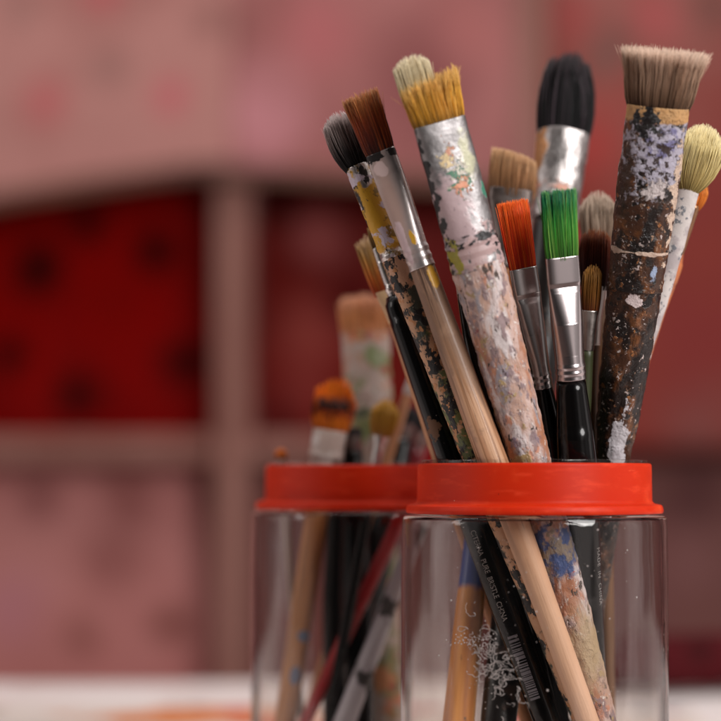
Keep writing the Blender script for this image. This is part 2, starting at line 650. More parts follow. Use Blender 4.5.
def trim(parent, x0, x1, hem, pxw):
    nx = 60
    V, F = [], []
    cx, cz = parent.location.x, parent.location.z
    for i in range(nx + 1):
        u = i / nx
        zl = hem(u)
        x = x0 + (x1 - x0) * u - cx
        for dy, dz in ((-.014, .004), (-.014, -pxw * sy(YB)), (.012, -pxw * sy(YB)), (.012, .004)):
            V.append((x, dy, zl + dz - cz))
    for i in range(nx):
        for k in range(4):
            k2 = (k + 1) % 4
            F.append((i * 4 + k, i * 4 + k2, i * 4 + 4 + k2, i * 4 + 4 + k))
    F += [(3, 2, 1, 0), tuple(nx * 4 + k for k in range(4))]
    mesh_obj('hem_braid', V, F, WOOD_DK, parent, smooth=False)


trim(cl, bx(-290), bx(235), hem1, 9)
trim(cl2, bx(236), bx(512), lambda u: bz(178 + 14 * u), 8)

DK = C(20, 3, 3)
x0, x1, zt = bx(-286), bx(216), bz(150)
m = cmat('deep_red_print', C(134, 5, 2), C(112, 3, 2), x0, x1, zt,
         [(34, 265, 30, DK), (84, 222, 22, DK), (155, 248, 24, DK), (75, 392, 26, DK), (182, 362, 24, DK), (5, 355, 20, DK), (120, 310, 14, C(118, 8, 4)), (-60, 300, 30, DK)])
cloth('printed_cloth', 'deep red cloth printed with large black spots in the left opening of the stand', x0, x1, zt, bz(438), YB + .03, m, None, .0014, 3)
x0, x1, zt = bx(254), bx(503), bz(150)
m = cmat('maroon_print', C(108, 26, 22), C(90, 20, 17), x0, x1, zt,
         [(318, 235, 30, C(140, 72, 70)), (310, 330, 40, C(140, 62, 56)), (300, 390, 30, C(126, 50, 46)), (350, 300, 26, C(74, 18, 18)), (420, 250, 50, C(112, 40, 38)), (280, 420, 24, C(80, 24, 24)), (275, 205, 20, C(52, 12, 12))])
cloth('printed_cloth', 'maroon cloth with faded rosy patches in the opening behind the ochre brush', x0, x1, zt, bz(438), YB + .03, m, None, .0014, 3, seed=2)
x0, x1, zt = bx(-286), bx(216), bz(458)
m = cmat('dusty_pink_print', C(200, 134, 130), C(186, 118, 114), x0, x1, zt,
         [(35, 500, 24, C(136, 80, 78)), (200, 492, 18, C(116, 62, 58)), (168, 625, 20, C(120, 66, 58)), (80, 640, 20, C(146, 88, 82)), (110, 560, 40, C(158, 98, 94)), (10, 610, 40, C(190, 126, 132)), (125, 500, 30, C(150, 90, 86))])
cloth('printed_cloth', 'dusty pink spotted cloth hanging below the cross rail at the lower left', x0, x1, zt, bz(900), YB + .03, m, None, .0014, 3, seed=3)
x0, x1, zt = bx(254), bx(503), bz(458)
m = cmat('grey_rose_print', C(128, 78, 74), C(112, 66, 62), x0, x1, zt, [(300, 560, 40, C(120, 80, 78)), (400, 600, 50, C(110, 70, 66)), (460, 520, 40, C(120, 72, 70))])
cloth('printed_cloth', 'plain grey rose cloth hanging below the cross rail behind both jars', x0, x1, zt, bz(900), YB + .03, m, None, .0014, 3, seed=4)
x0, x1, zt = bx(547), bx(1006), bz(-150)
m = cmat('brick_red_print', C(146, 66, 58), C(136, 58, 52), x0, x1, zt,
         [(640, 140, 60, C(150, 84, 78)), (690, 130, 50, C(148, 82, 76)), (700, 420, 50, C(134, 78, 74)), (590, 10, 70, C(158, 100, 94)), (690, 20, 80, C(154, 98, 92)), (600, 110, 50, C(158, 84, 78)), (600, 60, 24, C(128, 92, 86)), (615, 45, 20, C(124, 86, 80)), (710, 10, 24, C(120, 80, 74)), (590, 150, 30, C(170, 70, 66)), (655, 20, 30, C(176, 92, 92)), (700, 340, 60, C(136, 58, 56)), (670, 200, 40, C(136, 62, 60)), (570, 20, 30, C(160, 76, 74)), (830, 200, 60, C(120, 60, 56))])
cloth('printed_cloth', 'faded brick red cloth hanging on the right side behind the brown and cream brushes', x0, x1, zt, bz(452), YB - .02, m, None, .0014, 3, seed=5)
x0, x1, zt = bx(547), bx(1006), bz(440)
m = cmat('dim_mauve_print', C(132, 90, 86), C(120, 78, 74), x0, x1, zt, [(700, 500, 40, C(96, 60, 60)), (690, 560, 40, C(130, 88, 86)), (620, 600, 40, C(120, 80, 80))])
cloth('printed_cloth', 'dull mauve cloth at the lower right beyond the front jar', x0, x1, zt, bz(900), YB + .03, m, None, .0014, 3, seed=6)

# dark red bundle of folded cloth on the far end of the table
rng = random.Random(3)
V, F = loft([(-.075, .012, .010, 2.4), (-.07, .035, .018, 2.8), (.0, .04, .021, 2.8), (.07, .036, .018, 2.8), (.075, .012, .010, 2.4)], 40, 60, 2, .004, 40)
o = mesh_obj('folded_cloth', [(v[2], v[0] * .55 + .01 * math.sin(v[2] * 40), v[1]) for v in V], F, Mat('wine_red_cotton', C(72, 22, 26), .85).paint(C(52, 16, 18), 24, .55, .06, h=0).done(.4, 500, spec=.03))
px, yy = 690, .47
o.location = ((px - CX) * sy(yy), yy, .0186)
o.scale = (1, 1, .72)
tag(o, 'dark wine red folded cloth on the far edge of the table at the right', 'cloth')

# small painted board lying behind the jars
m = Mat('board_painting', C(222, 212, 204), .5)
m.paint(C(214, 130, 74), 18, .40, .05, h=.1, spot=((.0, .075, 0), (.13, .055, None)), amp=1.2)
m.paint(C(120, 130, 110), 18, .40, .05, h=.1, spot=((-.17, .085, 0), (.09, .06, None)), amp=1.4)
m.paint(C(206, 70, 70), 22, .52, .05, h=.1, spot=((.09, .0, 0), (.07, .06, None)), amp=1.6)
m.paint(C(190, 60, 50), 16, .58, .04, h=.1)
m.paint(C(90, 110, 120), 16, .62, .04, h=.1)
bd = box_obj('painted_board', (-.25, -.12, -.003), (.25, .12, .003), m.done(.4), bevel=.001)
bd.location = (-.085, .235, .0034)
bd.rotation_euler = (0, 0, math.radians(-3))
tag(bd, 'white board painted in orange and grey green lying flat on the table behind the jars', 'painting')

# ------------------------------------------------------------------ the two jars
gm = bpy.data.materials.new('clear_plastic')
gm.use_nodes = True
t_ = gm.node_tree
t_.nodes.remove(t_.nodes['Principled BSDF'])
tc = t_.nodes.new('ShaderNodeTexCoord')
mp = t_.nodes.new('ShaderNodeMapping')
mp.inputs['Scale'].default_value = (1, 1, .22)
nz = t_.nodes.new('ShaderNodeTexNoise')
nz.inputs['Scale'].default_value = 110
nz.inputs['Detail'].default_value = 2
bp = t_.nodes.new('ShaderNodeBump')
bp.inputs['Strength'].default_value = .30
bp.inputs['Distance'].default_value = .0012
t_.links.new(tc.outputs['Object'], mp.inputs[0])
t_.links.new(mp.outputs[0], nz.inputs['Vector'])
t_.links.new(nz.outputs[0], bp.inputs['Height'])
# thin wall: mostly straight through, partly bent, mirror part by the Fresnel law of the plastic on both faces
tr = t_.nodes.new('ShaderNodeBsdfTransparent')
tr.inputs[0].default_value = (.965, .955, .945, 1)
rf_ = t_.nodes.new('ShaderNodeBsdfRefraction')
rf_.inputs['Color'].default_value = (.97, .96, .95, 1)
rf_.inputs['Roughness'].default_value = .0
rf_.inputs['IOR'].default_value = 1.47
gl = t_.nodes.new('ShaderNodeBsdfGlossy')
gl.inputs['Roughness'].default_value = .035
m1 = t_.nodes.new('ShaderNodeMixShader')
lw = t_.nodes.new('ShaderNodeLayerWeight')
ed_ = t_.nodes.new('ShaderNodeMapRange')
ed_.interpolation_type = 'SMOOTHSTEP'
ed_.inputs['From Min'].default_value, ed_.inputs['From Max'].default_value = .60, .88
t_.links.new(lw.outputs['Facing'], ed_.inputs['Value'])
t_.links.new(ed_.outputs[0], m1.inputs[0])
m2 = t_.nodes.new('ShaderNodeMixShader')
fn = t_.nodes.new('ShaderNodeFresnel')
gg = t_.nodes.new('ShaderNodeNewGeometry')
io = t_.nodes.new('ShaderNodeMapRange')
io.inputs['To Min'].default_value, io.inputs['To Max'].default_value = 1.47, 1 / 1.47
t_.links.new(gg.outputs['Backfacing'], io.inputs['Value'])
t_.links.new(io.outputs[0], fn.inputs['IOR'])
for q_ in (rf_, gl):
    t_.links.new(bp.outputs[0], q_.inputs['Normal'])
t_.links.new(tr.outputs[0], m1.inputs[1])
t_.links.new(rf_.outputs[0], m1.inputs[2])
t_.links.new(fn.outputs[0], m2.inputs[0])
t_.links.new(m1.outputs[0], m2.inputs[1])
t_.links.new(gl.outputs[0], m2.inputs[2])
t_.links.new(m2.outputs[0], t_.nodes['Material Output'].inputs[0])
GLASS = gm

m = Mat('orange_red_plastic', C(198, 44, 13), .44)
m.paint(C(220, 74, 34), 40, .60, .1, .44, h=0)
m.paint(C(232, 170, 150), 420, .76, .015, .6, h=.3)
m.paint(C(150, 34, 16), 60, .70, .05, .5, h=0)
m.paint(C(220, 66, 34), 90, .64, .14, .5, h=.05, stretch=(1, 1, 4))
m.paint(C(222, 88, 56), 300, .72, .05, .55, h=.08, stretch=(.3, .3, 2.5))
m.paint(C(236, 214, 200), 330, .745, .015, .6, h=.4)
m.paint(C(90, 30, 20), 420, .75, .015, .6, h=.2)
RED = m.done(.18, 300, .0003, sss=.5, spec=.16)

SPECK = Mat('dried_white_paint', C(172, 162, 158), .7).done(.3)


def jar(jx, jy, label, seed):
    root = empty('jar', (jx, jy, 0.0004), label, 'jar', None)
    # closed wall: outside up, inside down
    pts = [(0, .0), (.036, .0), (.0425, .004), (.0452, .016), (.0450, .085), (.0446, .1085), (.0441, .1122), (.0380, .1126), (.0380, .1309),
           (.0370, .1309), (.0370, .1116), (.0431, .1112), (.0435, .1078), (.0439, .085), (.0441, .017), (.0416, .0056), (.0355, .0032), (0, .0030)]
    rad = [0, .003, .004, .006, .02, .004, .0012, .0006, .0004, .0004, .001, .0012, .004, .02, .005, .003, .003, 0]
    prof = rounded(pts, rad)
    prof = [(max(r, 0.00004), z) for r, z in prof]
    V, F = lathe(prof, 160, closed=False)
    mesh_obj('body', V, F, GLASS, root)
    # threaded neck ring: tall band standing on a wider flange
    pts = [(.0382, .1130), (.0431, .1130), (.0433, .1142), (.0428, .1158), (.0402, .1163), (.0395, .1172), (.0393, .1292), (.0387, .1298), (.0382, .1296)]
    V, F = lathe(rounded(pts, [.0001, .0004, .0005, .0006, .0008, .0006, .0006, .0003, .0001], 4), 160)
    mesh_obj('neck_ring', V, F, RED, root)
    return root


def flakes(root, items):
    """tiny chips of dried paint stuck on the outside of the jar; items are lists of (angle, z, size) strokes"""
    V, F = [], []
    prof = ((0.016, .0452), (.085, .0450), (.1085, .0446), (.1122, .0441))

    def R(z):
        for a, b in zip(prof, prof[1:]):
            if a[0] <= z <= b[0]:
                return a[1] + (b[1] - a[1]) * (z - a[0]) / (b[0] - a[0])
        return prof[0][1] if z < .05 else prof[-1][1]
    for pts in items:
        if len(pts) == 1:
            th, z, s = pts[0]
            n = 7
            o = len(V)
            for lift in (.00002, .00022):
                for k in range(n):
                    a = 2 * math.pi * k / n
                    q = s * frng.uniform(.6, 1.2)
                    zz = z + q * math.sin(a)
                    tt = th + q * math.cos(a) / .045
                    r = R(zz) + lift
                    V.append((r * math.sin(tt), -r * math.cos(tt), zz))
            F.append(tuple(o + n + k for k in range(n)))
            for k in range(n):
                F.append((o + k, o + (k + 1) % n, o + n + (k + 1) % n, o + n + k))
        else:
            o = len(V)
            for i, (th, z, s) in enumerate(pts):
                j = min(i + 1, len(pts) - 1)
                h = max(0, j - 1)
                dx, dz = (pts[j][0] - pts[h][0]) * .045, pts[j][1] - pts[h][1]
                l = math.hypot(dx, dz) + 1e-9
                nx, nz_ = -dz / l * s, dx / l * s
                for sg, lift in ((-1, .00003), (0, .0002), (1, .00003)):
                    tt = th + sg * nx / .045
                    zz = z + sg * nz_
                    r = R(zz) + lift
                    V.append((r * math.sin(tt), -r * math.cos(tt), zz))
            for i in range(len(pts) - 1):
                for k in range(2):
                    F.append((o + i * 3 + k, o + i * 3 + k + 1, o + i * 3 + 4 + k, o + i * 3 + 3 + k))
    o = mesh_obj('paint_flakes', V, F, SPECK, root)
    tag(o, None, None, None, 'stuff')
    return o


frng = random.Random(12)
j1 = jar(JX[0], JY[0], 'nearer clear plastic jar with an orange red neck ring, in sharp focus at the right', 1)
yf = -.0452


def on_jar(px, py):
    s = sy(yf * .9)
    x = (px - CX) * s - JX[0]
    return math.asin(max(-.99, min(.99, x / .0452))), H - (py - HZ) * s


it = []
for px, py in ((478, 549), (452, 603), (522, 598), (525, 573), (513, 587), (587, 567), (591, 577), (598, 531), (630, 552), (557, 540), (535, 612), (546, 690), (619, 694), (610, 620), (470, 690), (440, 660), (505, 655), (640, 600)):
    th, z = on_jar(px, py)
    it.append([(th, z, frng.uniform(.00018, .0004))])
for _ in range(70):
    th, z = on_jar(frng.gauss(492, 13), frng.gauss(664, 20))
    it.append([(th, z, frng.uniform(.00008, .00022))])
for _ in range(46):
    th, z = on_jar(frng.gauss(467, 10), frng.gauss(643, 4))
    it.append([(th, z, frng.uniform(.0001, .0003))])
for _ in range(60):
    th, z = on_jar(frng.uniform(425, 650), frng.uniform(525, 720))
    it.append([(th, z, frng.uniform(.00006, .00014))])
for _ in range(75):
    # crackled film: short meandering ridges that cross one another
    py = frng.gauss(664, 19)
    px = frng.gauss(494, 8) + (py - 664) * .30
    a = frng.uniform(0, 6.28)
    wd = frng.uniform(.00004, .00013)
    st = []
    for k in range(frng.randint(8, 26)):
        th, z = on_jar(px, py)
        st.append((th, z, wd * frng.uniform(.4, 1.5)))
        a += frng.gauss(0, .55)
        px += 1.0 * math.cos(a); py += 1.0 * math.sin(a)
    it.append(st)
flakes(j1, it)
j2 = jar(JX[1], JY[1], 'farther clear plastic jar with an orange red neck ring, blurred at the left', 2)


class Brush:
    def __init__(s, key, name, label, group, roll=0.0, cat='paintbrush'):
        s.key = key
        j, a, b, prof, yr, yb = AX[key]
        s.prof = prof
        sl = (b[0] - a[0]) / (b[1] - a[1])
        pyf = HZ + (H - ZF) / sy(yb)
        s.F = P(b[0] + sl * (pyf - b[1]), pyf, yb)
        R = P(b[0] + sl * (464 - b[1]), 464, yr)
        s.d = (R - s.F).normalized()
        yv = Vector((0, 1, 0))
        yv = (yv - s.d * yv.dot(s.d)).normalized()
        xv = yv.cross(s.d)
        m = Matrix((xv, yv, s.d)).transposed()
        q = m.to_quaternion() @ Quaternion((0, 0, 1), math.radians(roll))
        s.root = empty(name, s.F, label, cat, group, q)
        s.rng = random.Random(sum(map(ord, key)))

    def z(s, py):
        # height along the axis at a photo row
        k = S0 / D
        c = (py - HZ) * k
        # H - (F.z + t dz) = c (D + F.y + t dy)
        return (H - s.F.z - c * (D + s.F.y)) / (c * s.d.y + s.d.z)

    def w(s, px, py):
        return px * sy(s.F.y + s.z(py) * s.d.y)

    def secs(s, rows):
        out = []
        for q in rows:
            py, hw = q[0], q[1]
            hd = q[2] if len(q) > 2 else hw
            e = q[3] if len(q) > 3 else 2
            z = s.z(py) if py != 'end' else 0.0
            pw = py if py != 'end' else 836
            out.append((z, s.w(hw, pw), s.w(hd, pw), e))
        return sorted(out)

    def part(s, name, rows, mat, **k):
        V, F = loft(s.secs(rows), **k)
        o = mesh_obj(name, V, F, mat, s.root)
        o.data.polygons[-1].use_smooth = o.data.polygons[-2].use_smooth = False
        return o

    def bristles(s, py0, py1, base, mid, tip, mat, N=600, thick=0.00016, name='bristles', **k):
        z0, z1 = s.z(py0), s.z(py1)
        f = lambda p: (s.w(p[0], py0), s.w(p[1], py0))
        V, F, A = hairs(s.rng, z0, z1, f(base), f(mid), f(tip), N, thick, **k)
        return mesh_obj(name, V, F, mat, s.root, attr=A)

    def lettering(s, text, py, th0, height, mat, radius, name='lettering', parent=None, spacing=1.0, xs=1.0):
        """printed text that wraps round the handle and reads downwards"""
        cu = bpy.data.curves.new('lettering', 'FONT')
        cu.body = text
        cu.size = height
        cu.space_character = spacing
        tmp = bpy.data.objects.new('lettering', cu)
        col.objects.link(tmp)
        dg = bpy.context.evaluated_depsgraph_get()
        me = bpy.data.meshes.new_from_object(tmp.evaluated_get(dg))
        bpy.data.objects.remove(tmp)
        bpy.data.curves.remove(cu)
        zt = s.z(py)
        for v in me.vertices:
            v.co.x *= xs
            r = radius(zt - v.co.x)
            th = th0 + v.co.y / r
            v.co = Vector((r * math.sin(th), -r * math.cos(th), zt - v.co.x))
        me.materials.clear()
        me.materials.append(mat)
        me.name = name
        o = bpy.data.objects.new(name, me)
        col.objects.link(o)
        o.parent = parent or s.root
        return o


def rad_fn(secs, off=0.00006):
    ss = secs

    def f(z):
        for a, b in zip(ss, ss[1:]):
            if a[0] <= z <= b[0]:
                t = (z - a[0]) / (b[0] - a[0])
                return a[1] + (b[1] - a[1]) * t + off
        return ss[0][1] + off
    return f


C = lambda *v: lin(v)
BLACK_LACQ = None


def lacquer(name='black_lacquer', spots=True):
    m = Mat(name, C(9, 8, 8), 0.16)
    if spots:
        m.paint(C(150, 140, 135), 700, 0.73, 0.02, 0.6)
        m.paint(C(90, 70, 50), 160, 0.73, 0.02, 0.6)
    return m.done(bump=0.12, bscale=400, coat=0, spec=.35)


def metal(name, rough=0.24, base=(205, 198, 194), dents=0.25):
    m = Mat(name, C(*base), rough, 1.0)
    m.rough = m.mixf(m.mask(300, 0.55, 0.2), m.rough, m.val(rough + 0.16))
    return m


IN_FRONT, IN_BACK = 'paintbrushes in the front jar', 'paintbrushes in the back jar'

# ---------------------------------------------------------------- ochre bristle brush, thick spattered pink handle
B = Brush('ochre', 'flat_paintbrush', 'wide paintbrush with ochre bristles, a cream clump at the tip and pink crusted handle', IN_FRONT, roll=13)
z = B.z
m = Mat('crusted_pink_paint', C(184, 150, 134), 0.6)
m.paint(C(198, 172, 164), 230, 0.52, 0.08, 0.5, stretch=(1, 1, .5))
m.paint(C(166, 112, 84), 130, 0.55, 0.06, 0.55, stretch=(1, 1, .3), detail=7, dist=.4)
m.paint(C(206, 194, 192), 120, 0.55, 0.05, 0.5, stretch=(1, 1, .32), detail=7, dist=.4)
m.paint(C(152, 144, 148), 170, 0.61, 0.05, 0.5, stretch=(1, 1, .4), detail=7, dist=.3)
m.paint(C(196, 138, 112), 200, 0.62, 0.04, 0.55, stretch=(1, 1, .6))
m.paint(C(140, 118, 118), 260, 0.57, 0.05, 0.55, stretch=(1, 1, .6))
m.paint(C(166, 140, 96), 190, 0.64, 0.04)
m.paint(C(126, 106, 118), 260, 0.65, 0.05, stretch=(1, 1, .6))
m.paint(C(140, 60, 66), 420, 0.70, 0.03)
m.paint(C(70, 54, 46), 420, 0.64, 0.025, 0.6, h=-.8, stretch=(1, 1, .4))
m.paint(C(44, 38, 36), 300, 0.685, 0.02, 0.6, h=-.8, stretch=(1, .8, .6))
m.paint(C(216, 204, 198), 520, 0.64, 0.03)
m.paint(C(66, 84, 132), 200, 0.40, 0.16, spot=((0, 0, z(548)), (None, None, B.w(32, 540))), amp=3.6)
m.paint(C(140, 126, 112), 300, 0.86, 0.14, spot=((0, 0, z(548)), (None, None, B.w(36, 540))), amp=4.0)
m.paint(C(182, 158, 124), 120, 0.56, 0.2, spot=((0, 0, z(650)), (None, None, B.w(70, 640))), amp=1.6)
m.paint(C(190, 34, 40), 260, 0.74, 0.015)
hm = m.done(0.8, 1400, 0.0005)
hs = [(264, 26.5), (300, 26), (345, 24.6), (400, 22.5), (464, 20.5), (600, 20), (721, 16.5), (800, 13), (830, 11), ('end', 8)]
B.part('handle', hs, hm, seg=72, rings=280, lump=0.0005, lump_scale=330)
m = metal('spattered_ferrule_metal', 0.45, (150, 146, 146))
m.paint(C(182, 158, 160), 200, 0.40, 0.10, 0.5, 0.0, 0.4, spot=((-B.w(16, 200), 0, z(215)), (B.w(26, 200), None, B.w(60, 200))), amp=1.6)
m.paint(C(178, 150, 148), 230, 0.62, 0.06, 0.5, 0.0, 0.5, spot=((0, 0, z(252)), (None, None, B.w(40, 250))), amp=3.0)
m.paint(C(190, 188, 156), 200, 0.55, 0.2, 0.5, 0.0, 0.4, spot=((B.w(14, 180), 0, z(160)), (B.w(12, 180), None, B.w(40, 180))), amp=2.4)
m.paint(C(72, 122, 96), 480, 0.62, 0.05, 0.5, 0.0, 0.8, spot=((B.w(0, 180), 0, z(180)), (B.w(19, 180), None, B.w(24, 180))), amp=4.2, detail=8, dist=.5)
m.paint(C(60, 122, 100), 420, 0.30, 0.05, 0.5, 0.0, 0.8, spot=((B.w(23, 200), 0, z(196)), (B.w(5, 180), None, B.w(12, 180))), amp=1.8)
m.paint(C(216, 146, 112), 560, 0.62, 0.05, 0.5, 0.0, 0.9, spot=((B.w(2, 180), 0, z(186)), (B.w(14, 180), None, B.w(13, 180))), amp=4.2, detail=8, dist=.5)
m.paint(C(214, 206, 190), 620, 0.80, 0.05, 0.5, 0.0, 0.9, spot=((B.w(0, 180), 0, z(170)), (B.w(18, 180), None, B.w(28, 180))), amp=4.6, detail=8, dist=.5)
m.paint(C(206, 146, 120), 620, 0.75, 0.05, 0.5, 0.0, 0.9, detail=8, dist=.5, spot=((-B.w(2, 180), 0, z(152)), (B.w(11, 180), None, B.w(18, 180))), amp=3.2)
m.paint(C(220, 196, 150), 620, 0.60, 0.05, 0.5, 0.0, 0.9, spot=((-B.w(6, 180), 0, z(160)), (B.w(12, 180), None, B.w(14, 180))), amp=3.2)
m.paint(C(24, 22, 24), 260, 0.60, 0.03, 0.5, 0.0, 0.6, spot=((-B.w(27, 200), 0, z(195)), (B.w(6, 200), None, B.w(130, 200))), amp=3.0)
m.paint(C(24, 20, 22), 300, 0.93, 0.02, 0.5, 0.0, 0.4, spot=((0, 0, z(240)), (None, None, B.w(26, 200))), amp=3.6, stretch=(.7, .7, 1.2))
m.paint(C(150, 140, 40), 260, 0.62, 0.03, 0.5, 0.0, 0.5, spot=((-B.w(24, 250), 0, z(255)), (B.w(8, 200), None, B.w(40, 200))), amp=2.2)
m.paint(C(30, 28, 28), 500, 0.71, 0.02, 0.6, 0.0)
m.paint(C(150, 40, 60), 420, 0.73, 0.02, 0.6, 0.0)
fm = m.done(0.5, 700, 0.0005)
B.part('ferrule', [(122, 27.2, 11, 3.2), (150, 27.2, 12.5, 3), (185, 27, 17, 2.6), (225, 26.6, 22, 2.2), (238, 26.4, 24), (242, 27.8, 25.5), (246, 26.4, 24.3), (251, 27.8, 25.6), (256, 26.6, 24.6), (261, 27.6, 26), (268, 27.2, 26.2)], fm, seg=64, rings=150, smooth_it=1, lump=0.00018, lump_scale=260)
bm1 = bristle_mat('ochre_hair', [(0, (120, 82, 22)), (.3, (196, 136, 30)), (.65, (216, 158, 58)), (1, (226, 180, 104))], 0.45, alt=(230, 176, 84))
B.bristles(124, 78, (26, 10), (30, 11), (33, 13), bm1, 2600, 0.00011, ragged=0.14, clumps=60, pull=0.45, shear=0.16, stray=0.05)
bm2 = bristle_mat('cream_hair', [(0, (150, 120, 70)), (.45, (206, 186, 142)), (1, (236, 222, 190))], 0.3)
V, F, A = hairs(B.rng, z(112), z(49), (B.w(12, 100), B.w(6, 100)), (B.w(20, 100), B.w(8, 100)), (B.w(20, 100), B.w(8, 100)), 1300, 0.00010, ragged=0.03, dome=0.16, clumps=30, pull=0.2)
V = [(v[0] - B.w(10, 100), v[1] + B.w(9, 100), v[2]) for v in V]
tag(mesh_obj('bristle_clump', V, F, bm2, B.root, attr=A), 'cream coloured clump of bristles standing above the ochre ones')

# ---------------------------------------------------------------- rust brown bristles, raw tan wooden handle
B = Brush('rust', 'flat_paintbrush', 'flat paintbrush with rust brown bristles and bare tan wooden handle', IN_FRONT, roll=-14)
z = B.z
m = Mat('bare_tan_wood', C(180, 130, 96), 0.5)
m.paint(C(202, 158, 124), 160, 0.52, 0.12, 0.5, stretch=(2.2, 2.2, .06), h=.1)
m.paint(C(150, 106, 72), 420, 0.57, 0.06, 0.6, stretch=(1.6, 1.6, .025), h=-.4)
m.paint(C(132, 100, 78), 150, 0.45, 0.12, 0.6, stretch=(1.8, 1.8, .05), h=-.1, spot=((0, 0, z(300)), (None, None, B.w(150, 300))), amp=2.6)
m.paint(C(150, 116, 92), 90, 0.62, 0.08, 0.6, h=0, detail=7)
m.paint(C(84, 58, 42), 520, 0.615, 0.02, 0.6, stretch=(1.3, 1.3, .03), h=-.6)
m.paint(C(216, 160, 40), 200, 0.40, 0.05, 0.5, h=.4, spot=((B.w(9, 275), 0, z(280)), (B.w(6, 280), None, B.w(22, 280))), amp=1.6)
m.paint(C(222, 178, 146), 60, 0.30, 0.25, 0.5, h=0, spot=((0, 0, z(660)), (None, None, B.w(180, 640))), amp=0.6)
m.paint(C(190, 70, 60), 320, 0.77, 0.02, 0.5, h=.3)
hm = m.done(0.4, 900, 0.0003, coat=0.15)
B.part('handle', [(266, 12.6), (300, 13), (345, 13.8), (464, 15), (530, 13.8), (600, 12.2), (721, 11.2), (825, 9.5), ('end', 6)], hm, seg=40, rings=90)
m = metal('silver_ferrule_metal', 0.26, (204, 196, 194))
m.paint(C(176, 148, 138), 60, 0.30, 0.25, 0.42, 0.0, .1, spot=((-B.w(5, 200), 0, z(200)), (B.w(15, 200), None, B.w(90, 200))), amp=.8, stretch=(1, 1, .2))
m.paint(C(208, 184, 180), 130, 0.40, 0.04, 0.5, 0.0, .5, spot=((-B.w(5, 200), 0, z(168)), (B.w(11, 200), None, B.w(13, 200))), amp=1.5)
m.paint(C(206, 182, 184), 130, 0.40, 0.05, 0.5, 0.0, .5, spot=((-B.w(7, 240), 0, z(244)), (B.w(7, 200), None, B.w(30, 200))), amp=1.5)
m.paint(C(206, 156, 40), 200, 0.30, 0.05, 0.5, 0.0, .5, spot=((B.w(3, 240), 0, z(237)), (B.w(4, 200), None, B.w(12, 200))), amp=1.8)
m.paint(C(26, 22, 22), 300, 0.68, 0.02, 0.5, 0.0, .3, spot=((0, 0, z(156)), (None, None, B.w(12, 160))), amp=3.2)
m.paint(C(40, 36, 36), 420, 0.74, 0.02, 0.5, 0.0)
fm = m.done(0.2, 500)
B.part('ferrule', [(152, 15.4, 6, 3.2), (176, 15.4, 6.4, 3.2), (184, 15.4, 8, 2.8), (225, 14, 11.5, 2.2), (246, 13, 12), (250, 13.8, 13), (254, 12.8, 12.2), (258, 13.8, 13), (262, 12.9, 12.4), (268, 13.6, 13.2)], fm, seg=48, rings=110, smooth_it=1)
bmx = bristle_mat('rust_hair', [(0, (40, 14, 10)), (.25, (92, 30, 16)), (.6, (142, 58, 24)), (.9, (170, 104, 52)), (1, (190, 140, 90))], 0.5, alt=(186, 92, 40))
B.bristles(154, 93, (14.4, 5), (17.5, 6), (21, 7), bmx, 1900, 0.00010, ragged=0.06, clumps=40, pull=0.35, stray=0.05)

# ---------------------------------------------------------------- grey black mop with yellow and black blotched handle
B = Brush('mop', 'mop_paintbrush', 'soft grey mop paintbrush tipped in black, with a handle blotched yellow, pink and black', IN_FRONT)
z = B.z
m = Mat('blotched_paint', C(190, 146, 112), 0.5)
m.paint(C(196, 148, 46), 110, 0.44, 0.04, 0.45, spot=((0, 0, z(205)), (None, None, B.w(60, 200))), amp=1.8)
m.paint(C(204, 158, 128), 140, 0.45, 0.04, 0.5, spot=((0, 0, z(272)), (None, None, B.w(34, 270))), amp=2.2)
m.paint(C(206, 120, 50), 160, 0.66, 0.03)
m.paint(C(96, 104, 60), 130, 0.53, 0.04, 0.5, spot=((0, 0, z(440)), (None, None, B.w(130, 400))), amp=3.0)
m.paint(C(60, 64, 54), 120, 0.56, 0.03, 0.5, h=.2)
m.paint(C(24, 22, 22), 190, 0.53, 0.02, 0.5, h=.2, stretch=(1, 1, .8))
m.paint(C(186, 130, 84), 240, 0.62, 0.02, 0.5, h=.3)
m.paint(C(214, 196, 180), 330, 0.71, 0.02)
hm = m.done(0.7, 1200, 0.0005)
B.part('handle', [(252, 13), (320, 13.4), (464, 14), (600, 12), (721, 11), (825, 9), ('end', 6)], hm, seg=40, rings=160, lump=0.0002, lump_scale=300)
m = metal('yellow_smeared_metal', 0.3)
m.paint(C(206, 156, 40), 130, 0.22, 0.04, 0.45, 0.0, .5, spot=((0, 0, z(215)), (None, None, B.w(52, 200))), amp=1.5)
m.paint(C(140, 110, 40), 200, 0.58, 0.03, 0.5, 0.0)
m.paint(C(34, 30, 30), 170, 0.57, 0.02, 0.5, 0.0, .4, stretch=(1, 1, .5))
m.paint(C(208, 196, 210), 170, 0.60, 0.03, 0.4, 0.0)
fm = m.done(0.5, 900)
B.part('ferrule', [(166, 12.6, 12), (200, 13, 12.8), (240, 12.8), (246, 14), (250, 12.8), (254, 13.9), (258, 13.4)], fm, seg=40, rings=90, smooth_it=1, lump=0.0001)
bmx = bristle_mat('grey_hair', [(0, (20, 18, 18)), (.3, (48, 42, 42)), (.55, (134, 118, 114)), (.85, (196, 178, 174)), (1, (206, 190, 188))], 0.35)
B.bristles(168, 110, (12, 11), (20, 13), (17.5, 10), bmx, 1800, 0.00010, ragged=0.03, dome=0.2, clumps=30, pull=0.25)

